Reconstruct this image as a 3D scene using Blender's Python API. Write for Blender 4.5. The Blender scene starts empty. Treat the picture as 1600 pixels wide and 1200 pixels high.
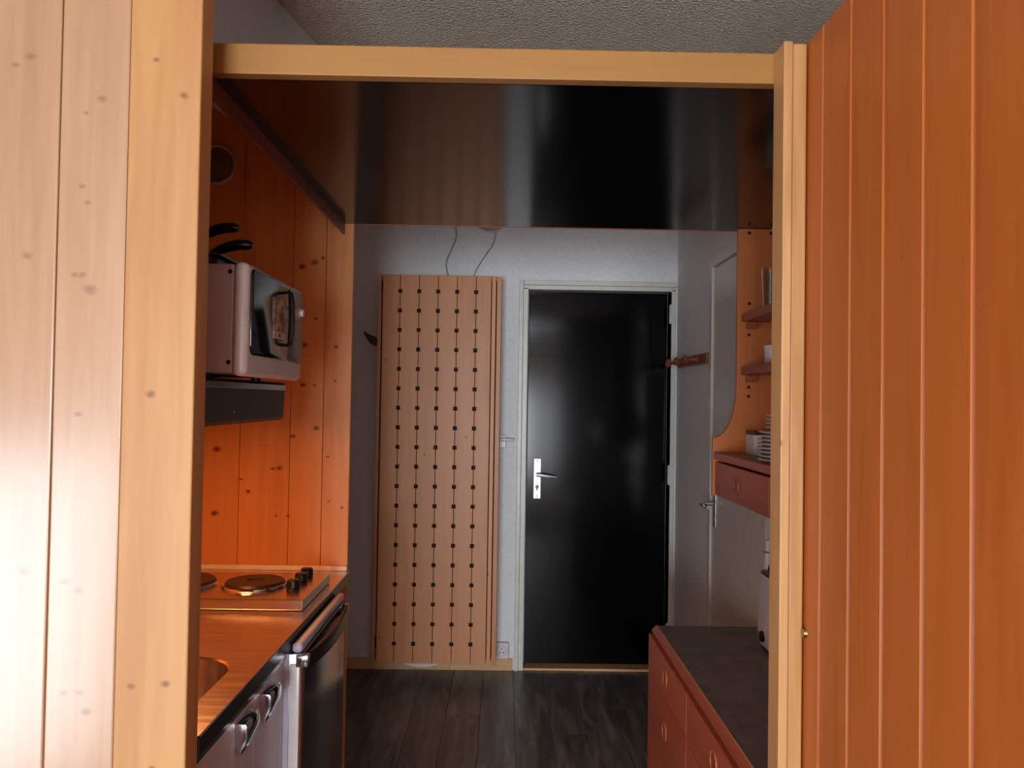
import bpy, bmesh, math, random
from mathutils import Matrix, Vector
random.seed(7)
S = bpy.context.scene
C = S.collection
PI = math.pi

# ------------------------------------------------------------------ camera
F_PX = 1250.0
def cam_axes(vp=(788, 625), roll=0.9):
    r = math.radians(roll)
    y = Vector(((vp[0]-800)/F_PX, -(vp[1]-600)/F_PX, 1.0)).normalized()
    u = Vector((math.sin(r), math.cos(r), 0)); u -= u.dot(y)*y; u.normalize()
    x = Vector((u.y*y.z-u.z*y.y, u.z*y.x-u.x*y.z, u.x*y.y-u.y*y.x))
    return x, y, u                       # world X, Y, Z seen in (right, up, forward)
ax, ay, az = cam_axes()
right = Vector((ax[0], ay[0], az[0])); up = Vector((ax[1], ay[1], az[1])); fwd = Vector((ax[2], ay[2], az[2]))
cd = bpy.data.cameras.new('camera'); cd.sensor_width = 36; cd.lens = 36*F_PX/1600
cd.clip_start = 0.02
cam = bpy.data.objects.new('camera', cd); C.objects.link(cam)
cam.matrix_world = Matrix(((right.x, up.x, -fwd.x, 0), (right.y, up.y, -fwd.y, 0), (right.z, up.z, -fwd.z, 1.40), (0, 0, 0, 1)))
S.camera = cam

# ------------------------------------------------------------------ world and daylight
w = bpy.data.worlds.new('overcast_sky'); S.world = w; w.use_nodes = True
w.node_tree.nodes['Background'].inputs[0].default_value = (0.72, 0.84, 1.0, 1)
w.node_tree.nodes['Background'].inputs[1].default_value = 1.0
def area(name, loc, target, sx, sy, power, col):
    l = bpy.data.lights.new(name, 'AREA'); l.shape = 'RECTANGLE'; l.size = sx; l.size_y = sy
    l.energy = power; l.color = col
    o = bpy.data.objects.new(name, l); C.objects.link(o); o.location = loc
    o.rotation_euler = (Vector(target)-Vector(loc)).to_track_quat('-Z', 'Y').to_euler()
    return o
# daylight at the two glazed openings (snow-bright, so it comes in low)
area('daylight_side_window', (-1.70, -0.05, 0.62), (-0.30, 1.10, 0.45), 0.7, 1.15, 19, (0.80, 0.90, 1.0))
area('daylight_back_window', (-0.60, -4.88, 0.90), (-0.1, 3.0, 1.3), 1.9, 1.4, 330, (0.85, 0.93, 1.0))
S.view_settings.view_transform = 'Standard'; S.view_settings.look = 'None'
S.view_settings.exposure = 0.0; S.view_settings.gamma = 1.0; S.view_settings.use_curve_mapping = False

# ------------------------------------------------------------------ materials
def lin(c):
    return tuple(((v/255)/12.92 if v/255 <= 0.04045 else ((v/255+0.055)/1.055)**2.4) for v in c)+(1,)
class NT:
    def __init__(s, name):
        s.m = bpy.data.materials.new(name); s.m.use_nodes = True
        s.t = s.m.node_tree; s.b = s.t.nodes['Principled BSDF']
    def n(s, typ, **kw):
        nd = s.t.nodes.new(typ)
        for k, v in kw.items():
            if k.startswith('_'): setattr(nd, k[1:], v)
            else: nd.inputs[int(k[1:]) if k[0] == 'i' and k[1:].isdigit() else k].default_value = v
        return nd
    def l(s, a, b): s.t.links.new(a, b)
    def math(s, op, a, b=None, c=None):
        nd = s.t.nodes.new('ShaderNodeMath'); nd.operation = op
        for i, v in enumerate((a, b, c)):
            if v is None: continue
            if isinstance(v, (int, float)): nd.inputs[i].default_value = v
            else: s.l(v, nd.inputs[i])
        return nd.outputs[0]
    def mix(s, fac, a, b):
        nd = s.t.nodes.new('ShaderNodeMix'); nd.data_type = 'RGBA'
        for i, v in ((0, fac), (6, a), (7, b)):
            if isinstance(v, (int, float)): nd.inputs[i].default_value = v
            elif isinstance(v, tuple): nd.inputs[i].default_value = v
            else: s.l(v, nd.inputs[i])
        return nd.outputs[2]
    def ramp(s, fac, stops):
        nd = s.t.nodes.new('ShaderNodeValToRGB'); e = nd.color_ramp.elements
        while len(e) < len(stops): e.new(0.5)
        for el, (p, c) in zip(e, stops): el.position = p; el.color = c
        s.l(fac, nd.inputs[0]); return nd.outputs[0]
    def bump(s, h, strength, dist=0.002):
        nd = s.n('ShaderNodeBump', Strength=strength, Distance=dist); s.l(h, nd.inputs['Height'])
        s.l(nd.outputs[0], s.b.inputs['Normal'])

def plain(name, rgb, rough=0.5, metal=0.0, spec=0.5, noise=0.06, scale=30, coat=0, bump=0.0):
    t = NT(name); t.b.inputs['Roughness'].default_value = rough; t.b.inputs['Metallic'].default_value = metal
    t.b.inputs['Specular IOR Level'].default_value = spec; t.b.inputs['Coat Weight'].default_value = coat
    tc = t.n('ShaderNodeTexCoord'); nz = t.n('ShaderNodeTexNoise', Scale=scale, Detail=4.0)
    t.l(tc.outputs['Object'], nz.inputs['Vector'])
    c = lin(rgb); d = tuple(v*(1-2*noise) for v in c[:3])+(1,); e = tuple(min(1, v*(1+2*noise)) for v in c[:3])+(1,)
    t.l(t.ramp(nz.outputs['Fac'], [(0.3, d), (0.7, e)]), t.b.inputs['Base Color'])
    if bump: t.bump(nz.outputs['Fac'], bump)
    return t.m

def wood(name, light, dark, knot=(70, 30, 12), axis='Z', rough=0.38, coat=0.0, knots=(), randknots=0.5, grain=0.55, var=0.12, plane='XZ', kmix=0.85):
    """Varnished pine: grain along `axis`, random knots, plus knots at given (world) positions in `plane`."""
    t = NT(name); b = t.b; b.inputs['Roughness'].default_value = rough; b.inputs['Coat Weight'].default_value = coat
    b.inputs['Coat Roughness'].default_value = 0.24; b.inputs['Coat IOR'].default_value = 1.8
    tc = t.n('ShaderNodeTexCoord'); oi = t.n('ShaderNodeObjectInfo')
    off = t.n('ShaderNodeVectorMath', _operation='SCALE'); off.inputs[0].default_value = (13.1, 7.7, 29.3)
    t.l(oi.outputs['Random'], off.inputs['Scale'])
    add = t.n('ShaderNodeVectorMath', _operation='ADD'); t.l(tc.outputs['Object'], add.inputs[0]); t.l(off.outputs[0], add.inputs[1])
    mp = t.n('ShaderNodeMapping'); i = 'XYZ'.index(axis)
    sc = [1.0, 1.0, 1.0]; sc[i] = 0.07; mp.inputs['Scale'].default_value = sc
    t.l(add.outputs[0], mp.inputs['Vector'])
    n1 = t.n('ShaderNodeTexNoise', Scale=38.0, Detail=5.0, Distortion=0.6); t.l(mp.outputs[0], n1.inputs['Vector'])
    n2 = t.n('ShaderNodeTexNoise', Scale=7.0, Detail=3.0, Distortion=0.4); t.l(mp.outputs[0], n2.inputs['Vector'])
    g = t.math('ADD', t.math('MULTIPLY', n1.outputs['Fac'], 0.45), t.math('MULTIPLY', n2.outputs['Fac'], 0.55))
    L, D = lin(light), lin(dark)
    M_ = tuple(L[k]*(1-grain)+D[k]*grain for k in range(3))+(1,)
    col = t.ramp(g, [(0.34, M_), (0.52, L), (0.68, tuple(L[k]*(1-grain*0.5)+D[k]*grain*0.5 for k in range(3))+(1,))])
    # plank-to-plank variation
    hv = t.n('ShaderNodeHueSaturation'); t.l(col, hv.inputs['Color'])
    t.l(t.math('ADD', t.math('MULTIPLY', oi.outputs['Random'], var*2), 1-var), hv.inputs['Value'])
    col = hv.outputs[0]
    kf = None
    sep = t.n('ShaderNodeSeparateXYZ'); t.l(add.outputs[0], sep.inputs[0])
    if randknots > 0:
        oth = [k for k in range(3) if k != i]
        u = t.math('ADD', sep.outputs[oth[0]], sep.outputs[oth[1]])
        cb = t.n('ShaderNodeCombineXYZ'); t.l(t.math('MULTIPLY', u, 7.5), cb.inputs[0]); t.l(t.math('MULTIPLY', sep.outputs[i], 4.5), cb.inputs[1])
        vo = t.n('ShaderNodeTexVoronoi', _voronoi_dimensions='2D', Scale=1.0); t.l(cb.outputs[0], vo.inputs['Vector'])
        sz = t.n('ShaderNodeSeparateColor'); t.l(vo.outputs['Color'], sz.inputs[0])
        rad = t.math('MULTIPLY', t.math('SUBTRACT', sz.outputs[0], 1-randknots), 0.16)
        d = t.math('SUBTRACT', rad, vo.outputs['Distance'])
        mr = t.n('ShaderNodeMapRange', _clamp=True); mr.inputs[1].default_value = -0.01; mr.inputs[2].default_value = 0.03
        t.l(d, mr.inputs[0]); kf = mr.outputs[0]
    if knots:
        gp = t.n('ShaderNodeNewGeometry'); gs = t.n('ShaderNodeSeparateXYZ'); t.l(gp.outputs['Position'], gs.inputs[0])
        wob = t.n('ShaderNodeTexNoise', Scale=60.0, Detail=2.0); t.l(gp.outputs['Position'], wob.inputs['Vector'])
        a, c = gs.outputs['XYZ'.index(plane[0])], gs.outputs['XYZ'.index(plane[1])]
        for (ku, kv, kr) in knots:
            du = t.math('DIVIDE', t.math('SUBTRACT', a, ku), kr); dv = t.math('DIVIDE', t.math('SUBTRACT', c, kv), kr*0.72)
            d = t.math('SQRT', t.math('ADD', t.math('MULTIPLY', du, du), t.math('MULTIPLY', dv, dv)))
            d = t.math('ADD', d, t.math('MULTIPLY', t.math('SUBTRACT', wob.outputs['Fac'], 0.5), 1.3))
            mr = t.n('ShaderNodeMapRange', _clamp=True); mr.inputs[1].default_value = 1.35; mr.inputs[2].default_value = 0.2
            t.l(d, mr.inputs[0])
            kf = mr.outputs[0] if kf is None else t.math('MAXIMUM', kf, mr.outputs[0])
    if kf is not None: col = t.mix(t.math('MULTIPLY', kf, kmix), col, lin(knot))
    t.l(col, b.inputs['Base Color'])
    t.bump(n1.outputs['Fac'], 0.06, 0.001)
    return t.m

def steel(name, rgb, rough, stretch=None, metal=1.0):
    t = NT(name); b = t.b; b.inputs['Metallic'].default_value = metal
    tc = t.n('ShaderNodeTexCoord'); mp = t.n('ShaderNodeMapping'); mp.inputs['Scale'].default_value = stretch or (1, 1, 1)
    t.l(tc.outputs['Object'], mp.inputs['Vector'])
    nz = t.n('ShaderNodeTexNoise', Scale=24.0, Detail=5.0); t.l(mp.outputs[0], nz.inputs['Vector'])
    c = lin(rgb)
    t.l(t.ramp(nz.outputs['Fac'], [(0.3, tuple(v*0.82 for v in c[:3])+(1,)), (0.7, c)]), b.inputs['Base Color'])
    mr = t.n('ShaderNodeMapRange'); mr.inputs[3].default_value = rough*0.75; mr.inputs[4].default_value = rough*1.3
    t.l(nz.outputs['Fac'], mr.inputs[0]); t.l(mr.outputs[0], b.inputs['Roughness'])
    t.bump(nz.outputs['Fac'], 0.05, 0.001)
    return t.m

def plaster(name, rgb, bump, scale, detail=3.0, dist=0.003):
    t = NT(name); t.b.inputs['Roughness'].default_value = 0.85
    tc = t.n('ShaderNodeTexCoord'); nz = t.n('ShaderNodeTexNoise', Scale=scale, Detail=detail); t.l(tc.outputs['Object'], nz.inputs['Vector'])
    c = lin(rgb); t.l(t.ramp(nz.outputs['Fac'], [(0.3, tuple(v*0.9 for v in c[:3])+(1,)), (0.7, c)]), t.b.inputs['Base Color'])
    t.bump(nz.outputs['Fac'], bump, dist)
    return t.m

def floor_mat():
    t = NT('dark_vinyl_plank'); b = t.b; b.inputs['Roughness'].default_value = 0.36
    tc = t.n('ShaderNodeTexCoord'); oi = t.n('ShaderNodeObjectInfo')
    off = t.n('ShaderNodeVectorMath', _operation='SCALE'); off.inputs[0].default_value = (9.1, 5.7, 3.3); t.l(oi.outputs['Random'], off.inputs['Scale'])
    add = t.n('ShaderNodeVectorMath', _operation='ADD'); t.l(tc.outputs['Object'], add.inputs[0]); t.l(off.outputs[0], add.inputs[1])
    mp = t.n('ShaderNodeMapping'); mp.inputs['Scale'].default_value = (1, 0.12, 1); t.l(add.outputs[0], mp.inputs['Vector'])
    nz = t.n('ShaderNodeTexNoise', Scale=26.0, Detail=8.0, Distortion=0.8); t.l(mp.outputs[0], nz.inputs['Vector'])
    col = t.ramp(nz.outputs['Fac'], [(0.32, lin((66, 66, 66))), (0.55, lin((100, 101, 100))), (0.72, lin((130, 130, 127)))])
    hv = t.n('ShaderNodeHueSaturation'); t.l(col, hv.inputs['Color'])
    t.l(t.math('ADD', t.math('MULTIPLY', oi.outputs['Random'], 0.5), 0.75), hv.inputs['Value'])
    t.l(hv.outputs[0], b.inputs['Base Color']); t.bump(nz.outputs['Fac'], 0.12, 0.001)
    return t.m

def print_mat():
    t = NT('printed_paper'); t.b.inputs['Roughness'].default_value = 0.5
    tc = t.n('ShaderNodeTexCoord'); nz = t.n('ShaderNodeTexNoise', Scale=45.0, Detail=3.0); t.l(tc.outputs['Object'], nz.inputs['Vector'])
    t.l(t.ramp(nz.outputs['Fac'], [(0.36, lin((120, 74, 52))), (0.48, lin((176, 132, 92))), (0.6, lin((205, 190, 165)))]), t.b.inputs['Base Color'])
    return t.m

def glass_mat(name, rgb=(225, 235, 235), rough=0.05):
    t = NT(name); t.b.inputs['Transmission Weight'].default_value = 1.0; t.b.inputs['Roughness'].default_value = rough
    t.b.inputs['IOR'].default_value = 1.45
    nz = t.n('ShaderNodeTexNoise', Scale=6.0); c = lin(rgb)
    t.l(t.ramp(nz.outputs['Fac'], [(0.3, tuple(v*0.96 for v in c[:3])+(1,)), (0.7, c)]), t.b.inputs['Base Color'])
    return t.m

# knots read off the photograph: (x, z, radius) on each face
KL = [(-0.596, 1.965, .006), (-0.548, 1.905, .008), (-0.593, 1.40, .008), (-0.613, 0.915, .008), (-0.556, 0.92, .007), (-0.575, 0.78, .006),
      (-0.69, 1.90, .008), (-0.716, 1.875, .005), (-0.719, 1.75, .006), (-0.709, 1.722, .006), (-0.70, 1.575, .011), (-0.715, 1.60, .006), (-0.728, 1.60, .006),
      (-0.716, 1.365, .007), (-0.73, 1.085, .008), (-0.708, 1.07, .008), (-0.81, 1.97, .009), (-0.836, 1.955, .007), (-0.808, 1.63, .009), (-0.80, 1.10, .010),
      (-0.70, 0.90, .008), (-0.728, 0.90, .007), (-0.69, 0.87, .009)]
KE = [(-0.963, 1.219, .014), (-0.965, 1.005, .014), (-0.772, 1.158, .009), (-0.752, 1.16, .010), (-0.855, 1.08, .009), (-0.71, 1.268, .011), (-0.632, 1.295, .012),
      (-0.95, 1.405, .009), (-0.80, 1.365, .008), (-0.69, 1.84, .014), (-0.648, 1.855, .013), (-0.62, 1.87, .007), (-0.676, 1.575, .012), (-0.68, 1.44, .010),
      (-0.64, 1.665, .006), (-0.57, 1.57, .008), (-0.57, 1.455, .006), (-0.64, 1.44, .006), (-0.59, 1.20, .006), (-0.54, 1.03, .006), (-0.585, 1.05, .005), (-0.72, 1.0, .006), (-0.76, 1.0, .005), (-0.88, 1.12, .006)]
KL = [(a*0.983, 1.4+(b-1.4)*0.983, r) for a, b, r in KL]
M = {}
M['pine_post_l'] = wood('yellow_pine_post', (194, 144, 90), (166, 108, 58), knot=(104, 66, 38), rough=0.5, kmix=0.75, knots=KL[:6], randknots=0, grain=0.5, var=0.03)
M['pine_pale'] = wood('pale_varnished_pine', (184, 143, 106), (158, 110, 72), knot=(128, 92, 66), rough=0.36, coat=1.0, kmix=0.7, knots=KL, randknots=0, grain=0.5, var=0.04)
M['pine_end'] = wood('honey_pine', (214, 146, 82), (182, 104, 52), knot=(70, 26, 12), kmix=0.95, rough=0.4, knots=KE, randknots=0, grain=0.5, var=0.06)
M['pine_orange'] = wood('orange_varnished_pine', (194, 106, 44), (160, 76, 28), knot=(120, 48, 18), rough=0.42, randknots=0.12, grain=0.5, var=0.05, plane='YZ')
M['pine_post'] = wood('pale_pine_post', (204, 154, 98), (166, 112, 62), rough=0.4, randknots=0.25, grain=0.75, var=0.05)
M['pine_x'] = wood('pine_board_lengthwise', (168, 120, 62), (144, 92, 42), axis='X', rough=0.4, randknots=0.35, grain=0.6, var=0.04)
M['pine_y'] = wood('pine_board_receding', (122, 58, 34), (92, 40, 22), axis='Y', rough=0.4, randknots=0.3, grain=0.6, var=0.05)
M['pine_cab'] = wood('reddish_pine', (206, 138, 88), (178, 104, 60), knot=(110, 56, 34), rough=0.45, randknots=0.3, grain=0.5, var=0.05)
M['pine_shelf'] = wood('shelf_pine', (204, 118, 62), (172, 86, 40), knot=(100, 44, 20), rough=0.45, randknots=0.3, grain=0.55, var=0.04)
M['pine_red'] = wood('red_stained_pine', (168, 84, 54), (132, 58, 36), axis='Y', knot=(90, 34, 20), rough=0.42, randknots=0.3, grain=0.6, var=0.06)
M['white_wall'] = plaster('white_painted_plaster', (226, 228, 230), 0.12, 60)
M['popcorn'] = plaster('textured_ceiling', (246, 222, 200), 1.0, 120, 4.0, 0.014)
M['white_paint'] = plain('cream_gloss_paint', (206, 204, 194), 0.35, noise=0.03)
M['black_gloss'] = plain('black_lacquer', (5, 5, 6), 0.15, spec=0.5, noise=0.1, scale=8)
M['black_door'] = plain('black_door_paint', (4, 5, 6), 0.13, spec=0.25, noise=0.1, scale=8)
M['black'] = plain('black_plastic', (14, 13, 13), 0.3)
M['black_matte'] = plain('black_matte', (10, 9, 9), 0.75)
M['floor'] = floor_mat()
M['sub'] = plain('dark_subfloor', (20, 18, 17), 0.9)
M['steel'] = steel('brushed_steel', (225, 218, 210), 0.24, (0.25, 2.5, 1))
M['chrome'] = steel('chrome', (215, 215, 220), 0.1)
M['alu'] = steel('satin_aluminium', (226, 226, 228), 0.42, metal=0.6)
M['silver'] = steel('silver_fridge_metal', (165, 168, 176), 0.2, (1, 1, 0.1))
M['grey_front'] = plain('grey_laminate', (208, 206, 222), 0.28, noise=0.03)
M['lilac'] = plain('lilac_grey_enamel', (196, 192, 206), 0.3, noise=0.02)
M['grey_top'] = plain('dark_grey_laminate', (108, 98, 96), 0.5, noise=0.12, scale=18)
M['dark_edge'] = plain('dark_counter_edge', (26, 20, 18), 0.3)
M['hood'] = plain('dark_brown_enamel', (38, 28, 24), 0.45)
M['white_plastic'] = plain('white_plastic', (214, 206, 206), 0.35, noise=0.02)
M['mw_side'] = plain('grey_white_enamel', (178, 166, 170), 0.5, noise=0.02)
M['mw_panel'] = plain('grey_green_panel', (96, 90, 80), 0.3)
M['dark_glass'] = plain('dark_oven_glass', (10, 13, 13), 0.12, spec=0.6)
M['plate_iron'] = plain('hotplate_iron', (48, 40, 38), 0.4, metal=0.4)
M['paper'] = print_mat(); M['paper_white'] = plain('white_paper', (205, 198, 190), 0.6)
M['china'] = plain('white_china', (222, 222, 220), 0.2, noise=0.02)
M['glass'] = glass_mat('drinking_glass'); M['pane'] = glass_mat('window_glass')
M['dark_wood'] = wood('dark_brown_wood', (58, 34, 24), (36, 20, 14), axis='X', randknots=0, var=0.05)
M['turned'] = wood('turned_brown_wood', (136, 72, 44), (92, 44, 26), axis='Y', randknots=0, var=0.05)
M['brass'] = steel('dull_brass', (190, 150, 100), 0.3)
M['white_caulk'] = plain('white_sealant', (226, 214, 200), 0.4)
M['beige'] = plain('beige_plastic', (190, 168, 148), 0.5)
M['cable'] = plain('grey_white_cable', (150, 152, 148), 0.6)
M['plinth'] = wood('pale_baseboard', (206, 164, 116), (176, 128, 84), axis='X', randknots=0.2, var=0.05)

# ------------------------------------------------------------------ mesh helpers
def bx(bm, x0, x1, y0, y1, z0, z1, bev=0.0, seg=2):
    t = bmesh.new(); bmesh.ops.create_cube(t, size=1.0)
    bmesh.ops.scale(t, vec=(x1-x0, y1-y0, z1-z0), verts=t.verts)
    bmesh.ops.translate(t, vec=((x0+x1)/2, (y0+y1)/2, (z0+z1)/2), verts=t.verts)
    if bev: bmesh.ops.bevel(t, geom=t.edges[:], offset=bev, segments=seg, profile=0.5, affect='EDGES')
    merge(bm, t); return bm
def merge(bm, t):
    me = bpy.data.meshes.new('tmp'); t.to_mesh(me); bm.from_mesh(me); bpy.data.meshes.remove(me); t.free()
def lathe(bm, prof, c=(0, 0, 0), axis='Z', seg=32):
    """prof: list of (radius, height); revolve about axis through c."""
    t = bmesh.new(); rings = []
    for r, h in prof:
        rings.append([t.verts.new((max(r, 1e-5)*math.cos(2*PI*k/seg), max(r, 1e-5)*math.sin(2*PI*k/seg), h)) for k in range(seg)])
    for a, b in zip(rings, rings[1:]):
        for k in range(seg): t.faces.new((a[k], a[(k+1) % seg], b[(k+1) % seg], b[k]))
    t.faces.new(rings[0][::-1]); t.faces.new(rings[-1])
    bmesh.ops.remove_doubles(t, verts=t.verts, dist=2e-5)
    R = {'Z': Matrix(), 'X': Matrix.Rotation(PI/2, 4, 'Y'), 'Y': Matrix.Rotation(-PI/2, 4, 'X'), '-X': Matrix.Rotation(-PI/2, 4, 'Y'), '-Y': Matrix.Rotation(PI/2, 4, 'X')}[axis]
    bmesh.ops.transform(t, matrix=Matrix.Translation(c) @ R, verts=t.verts)
    bmesh.ops.recalc_face_normals(t, faces=t.faces)
    merge(bm, t); return bm
def tube(bm, pts, r, seg=10):
    t = bmesh.new(); rings = []
    P = [Vector(p) for p in pts]
    for i, p in enumerate(P):
        d = (P[min(i+1, len(P)-1)]-P[max(i-1, 0)]).normalized()
        a = d.orthogonal().normalized() if i == 0 else (pa - pa.dot(d)*d).normalized()
        pa = a; b = d.cross(a); rr = r[i] if isinstance(r, (list, tuple)) else r
        rings.append([t.verts.new(p+rr*(math.cos(2*PI*k/seg)*a+math.sin(2*PI*k/seg)*b)) for k in range(seg)])
    for a, b in zip(rings, rings[1:]):
        for k in range(seg): t.faces.new((a[k], a[(k+1) % seg], b[(k+1) % seg], b[k]))
    t.faces.new(rings[0][::-1]); t.faces.new(rings[-1]); bmesh.ops.recalc_face_normals(t, faces=t.faces)
    merge(bm, t); return bm
def prism(bm, poly, plane, a, b, bev=0.0):
    """extrude a 2D polygon: plane 'XZ' along Y, 'XY' along Z, 'YZ' along X."""
    t = bmesh.new()
    def P(u, v, q): return {'XZ': (u, q, v), 'XY': (u, v, q), 'YZ': (q, u, v)}[plane]
    A = [t.verts.new(P(u, v, a)) for u, v in poly]; B = [t.verts.new(P(u, v, b)) for u, v in poly]
    n = len(poly)
    f1 = t.faces.new(A); f2 = t.faces.new(B[::-1])
    for k in range(n): t.faces.new((A[k], B[k], B[(k+1) % n], A[(k+1) % n]))
    bmesh.ops.recalc_face_normals(t, faces=t.faces)
    if bev: bmesh.ops.bevel(t, geom=list(f1.edges)+list(f2.edges), offset=bev, segments=2, profile=0.5, affect='EDGES')
    merge(bm, t); return bm
def ring(bm, c, R, r, axis='X', sy=1.0, sz=1.0, seg=36, rs=8):
    pts = []
    t = bmesh.new(); rows = []
    for i in range(seg):
        a = 2*PI*i/seg; row = []
        for j in range(rs):
            b = 2*PI*j/rs; q = R+r*math.cos(b)
            v = {'X': (r*math.sin(b), q*math.cos(a)*sy, q*math.sin(a)*sz), 'Y': (q*math.cos(a)*sy, r*math.sin(b), q*math.sin(a)*sz), 'Z': (q*math.cos(a)*sy, q*math.sin(a)*sz, r*math.sin(b))}[axis]
            row.append(t.verts.new(v))
        rows.append(row)
    for i in range(seg):
        A, B = rows[i], rows[(i+1) % seg]
        for j in range(rs): t.faces.new((A[j], B[j], B[(j+1) % rs], A[(j+1) % rs]))
    bmesh.ops.recalc_face_normals(t, faces=t.faces)
    bmesh.ops.translate(t, vec=c, verts=t.verts); merge(bm, t); return bm
def rrect(x0, x1, y0, y1, r, n=6):
    out = []
    for cx, cy, a0 in ((x1-r, y1-r, 0), (x0+r, y1-r, 90), (x0+r, y0+r, 180), (x1-r, y0+r, 270)):
        for k in range(n+1):
            a = math.radians(a0+90*k/n); out.append((cx+r*math.cos(a), cy+r*math.sin(a)))
    return out

ORG = {}
def obj(name, bm, mat, parent=None, org=None, smooth=False):
    me = bpy.data.meshes.new(name)
    o_ = Vector(org) if org is not None else (Vector(ORG[parent.name]) if parent is not None else None)
    if o_ is None:
        xs = [v.co for v in bm.verts]
        o_ = Vector(((min(v.x for v in xs)+max(v.x for v in xs))/2, (min(v.y for v in xs)+max(v.y for v in xs))/2, min(v.z for v in xs)))
    bmesh.ops.translate(bm, vec=-o_, verts=bm.verts); bm.to_mesh(me); bm.free()
    me.materials.append(M[mat] if isinstance(mat, str) else mat)
    if smooth:
        for p in me.polygons: p.use_smooth = True
        try: me.set_sharp_from_angle(angle=math.radians(35))
        except Exception: pass
    o = bpy.data.objects.new(name, me); C.objects.link(o)
    if parent is not None:
        o.parent = parent; o.location = o_-Vector(ORG[parent.name])
    else: o.location = o_
    ORG[o.name] = tuple(o_); return o
def tag(o, label, cat=None, group=None, kind=None):
    o['label'] = label
    if cat: o['category'] = cat
    if group: o['group'] = group
    if kind: o['kind'] = kind
    return o
def thing(name, label, cat, loc, group=None, kind=None):
    o = bpy.data.objects.new(name, None); C.objects.link(o); o.location = loc; o.empty_display_size = 0.1
    ORG[o.name] = tuple(loc); return tag(o, label, cat, group, kind)
def B(*a, **k): return bx(bmesh.new(), *a, **k)
def copies(src, parent, offsets):
    for d in offsets:
        c = src.copy(); C.objects.link(c); c.parent = parent; c.location = Vector(src.location)+Vector(d); ORG[c.name] = tuple(Vector(ORG[src.name])+Vector(d))

# ------------------------------------------------------------------ the room shell
CEIL = 2.45; YW = 4.18; YD = 4.25; XW = 0.90
fl = thing('floor', 'dark grey wood-look vinyl plank floor of the hallway', 'floor', (0, 0, 0), kind='structure')
obj('subfloor', B(-1.75, 2.05, -5.0, 4.4, -0.10, -0.006), 'sub', fl)
PWID, PLEN = 0.152, 1.22
pm = None
cols = [(-1.15+PWID*k) for k in range(14)]
for k, x in enumerate(cols):
    y = 0.3 - (k*0.47 % PLEN)
    while y < YD:
        y0, y1 = max(y, 0.2), min(y+PLEN, YD+0.05)
        if y1-y0 > 0.02:
            full = abs((y1-y0)-PLEN) < 1e-6
            if full and pm is not None:
                c = pm.copy(); C.objects.link(c); c.location = (x+PWID/2, (y0+y1)/2, -0.006)
            else:
                c = obj('plank', B(x+0.0006, x+PWID-0.0006, y0+0.0006, y1-0.0006, -0.006, 0.0, bev=0.0008, seg=1), 'floor', fl, org=(x+PWID/2, (y0+y1)/2, -0.006))
                if full: pm = c
        y += PLEN
tag(obj('ceiling', B(-1.75, 2.05, -5.0, 4.4, CEIL, CEIL+0.1), 'popcorn'), 'grey-beige sprayed popcorn ceiling above the pine header', 'ceiling', kind='structure')
# room around the camera (out of view) with its two glazed openings
def wall_hole(name, label, plane, q0, q1, u0, u1, v0, v1, hu0, hu1, hv0, hv1, mat='white_wall'):
    bm = bmesh.new()
    for a, b, c, d in ((u0, hu0, v0, v1), (hu1, u1, v0, v1), (hu0, hu1, v0, hv0), (hu0, hu1, hv1, v1)):
        if plane == 'X': bx(bm, q0, q1, a, b, c, d)
        else: bx(bm, a, b, q0, q1, c, d)
    return tag(obj(name, bm, mat), label, 'wall', kind='structure')
wall_hole('wall_left', 'white wall with a window on the left of the living room', 'X', -1.85, -1.75, -5.0, 1.378, 0, CEIL, -0.45, 0.35, 0.02, 1.65)
wall_hole('wall_back', 'white wall with the balcony window behind the viewer', 'Y', -5.1, -5.0, -1.85, 2.05, 0, CEIL, -1.60, 0.40, 0.1, 1.9)
tag(obj('wall_right', B(2.05, 2.15, -5.1, 1.47, 0, CEIL), 'white_wall'), 'white outer wall beyond the orange panelling', 'wall', kind='structure')
def window(name, label, plane, q, u0, u1, v0, v1):
    t = thing(name, label, 'window', (q, (u0+u1)/2, v0) if plane == 'X' else ((u0+u1)/2, q, v0), kind='structure')
    def bb(a, b, c, d, th, mat, nm):
        bm = B(q-th, q+th, a, b, c, d) if plane == 'X' else B(a, b, q-th, q+th, c, d)
        obj(nm, bm, mat, t)
    f = 0.05
    for a, b, c, d in ((u0, u0+f, v0, v1), (u1-f, u1, v0, v1), (u0+f, u1-f, v0, v0+f), (u0+f, u1-f, v1-f, v1)): bb(a, b, c, d, 0.03, 'white_paint', 'window_frame')
    m = (u0+u1)/2
    bb(m-0.03, m+0.03, v0+f, v1-f, 0.03, 'white_paint', 'mullion')
    bb(u0+f, m-0.03, v0+f, v1-f, 0.004, 'pane', 'pane'); bb(m+0.03, u1-f, v0+f, v1-f, 0.004, 'pane', 'pane')
window('window_1', 'glazed opening in the white left wall', 'X', -1.80, -0.45, 0.35, 0.02, 1.65)
window('window_2', 'glazed balcony window behind the viewer', 'Y', -5.05, -1.60, 0.40, 0.1, 1.9)
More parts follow.
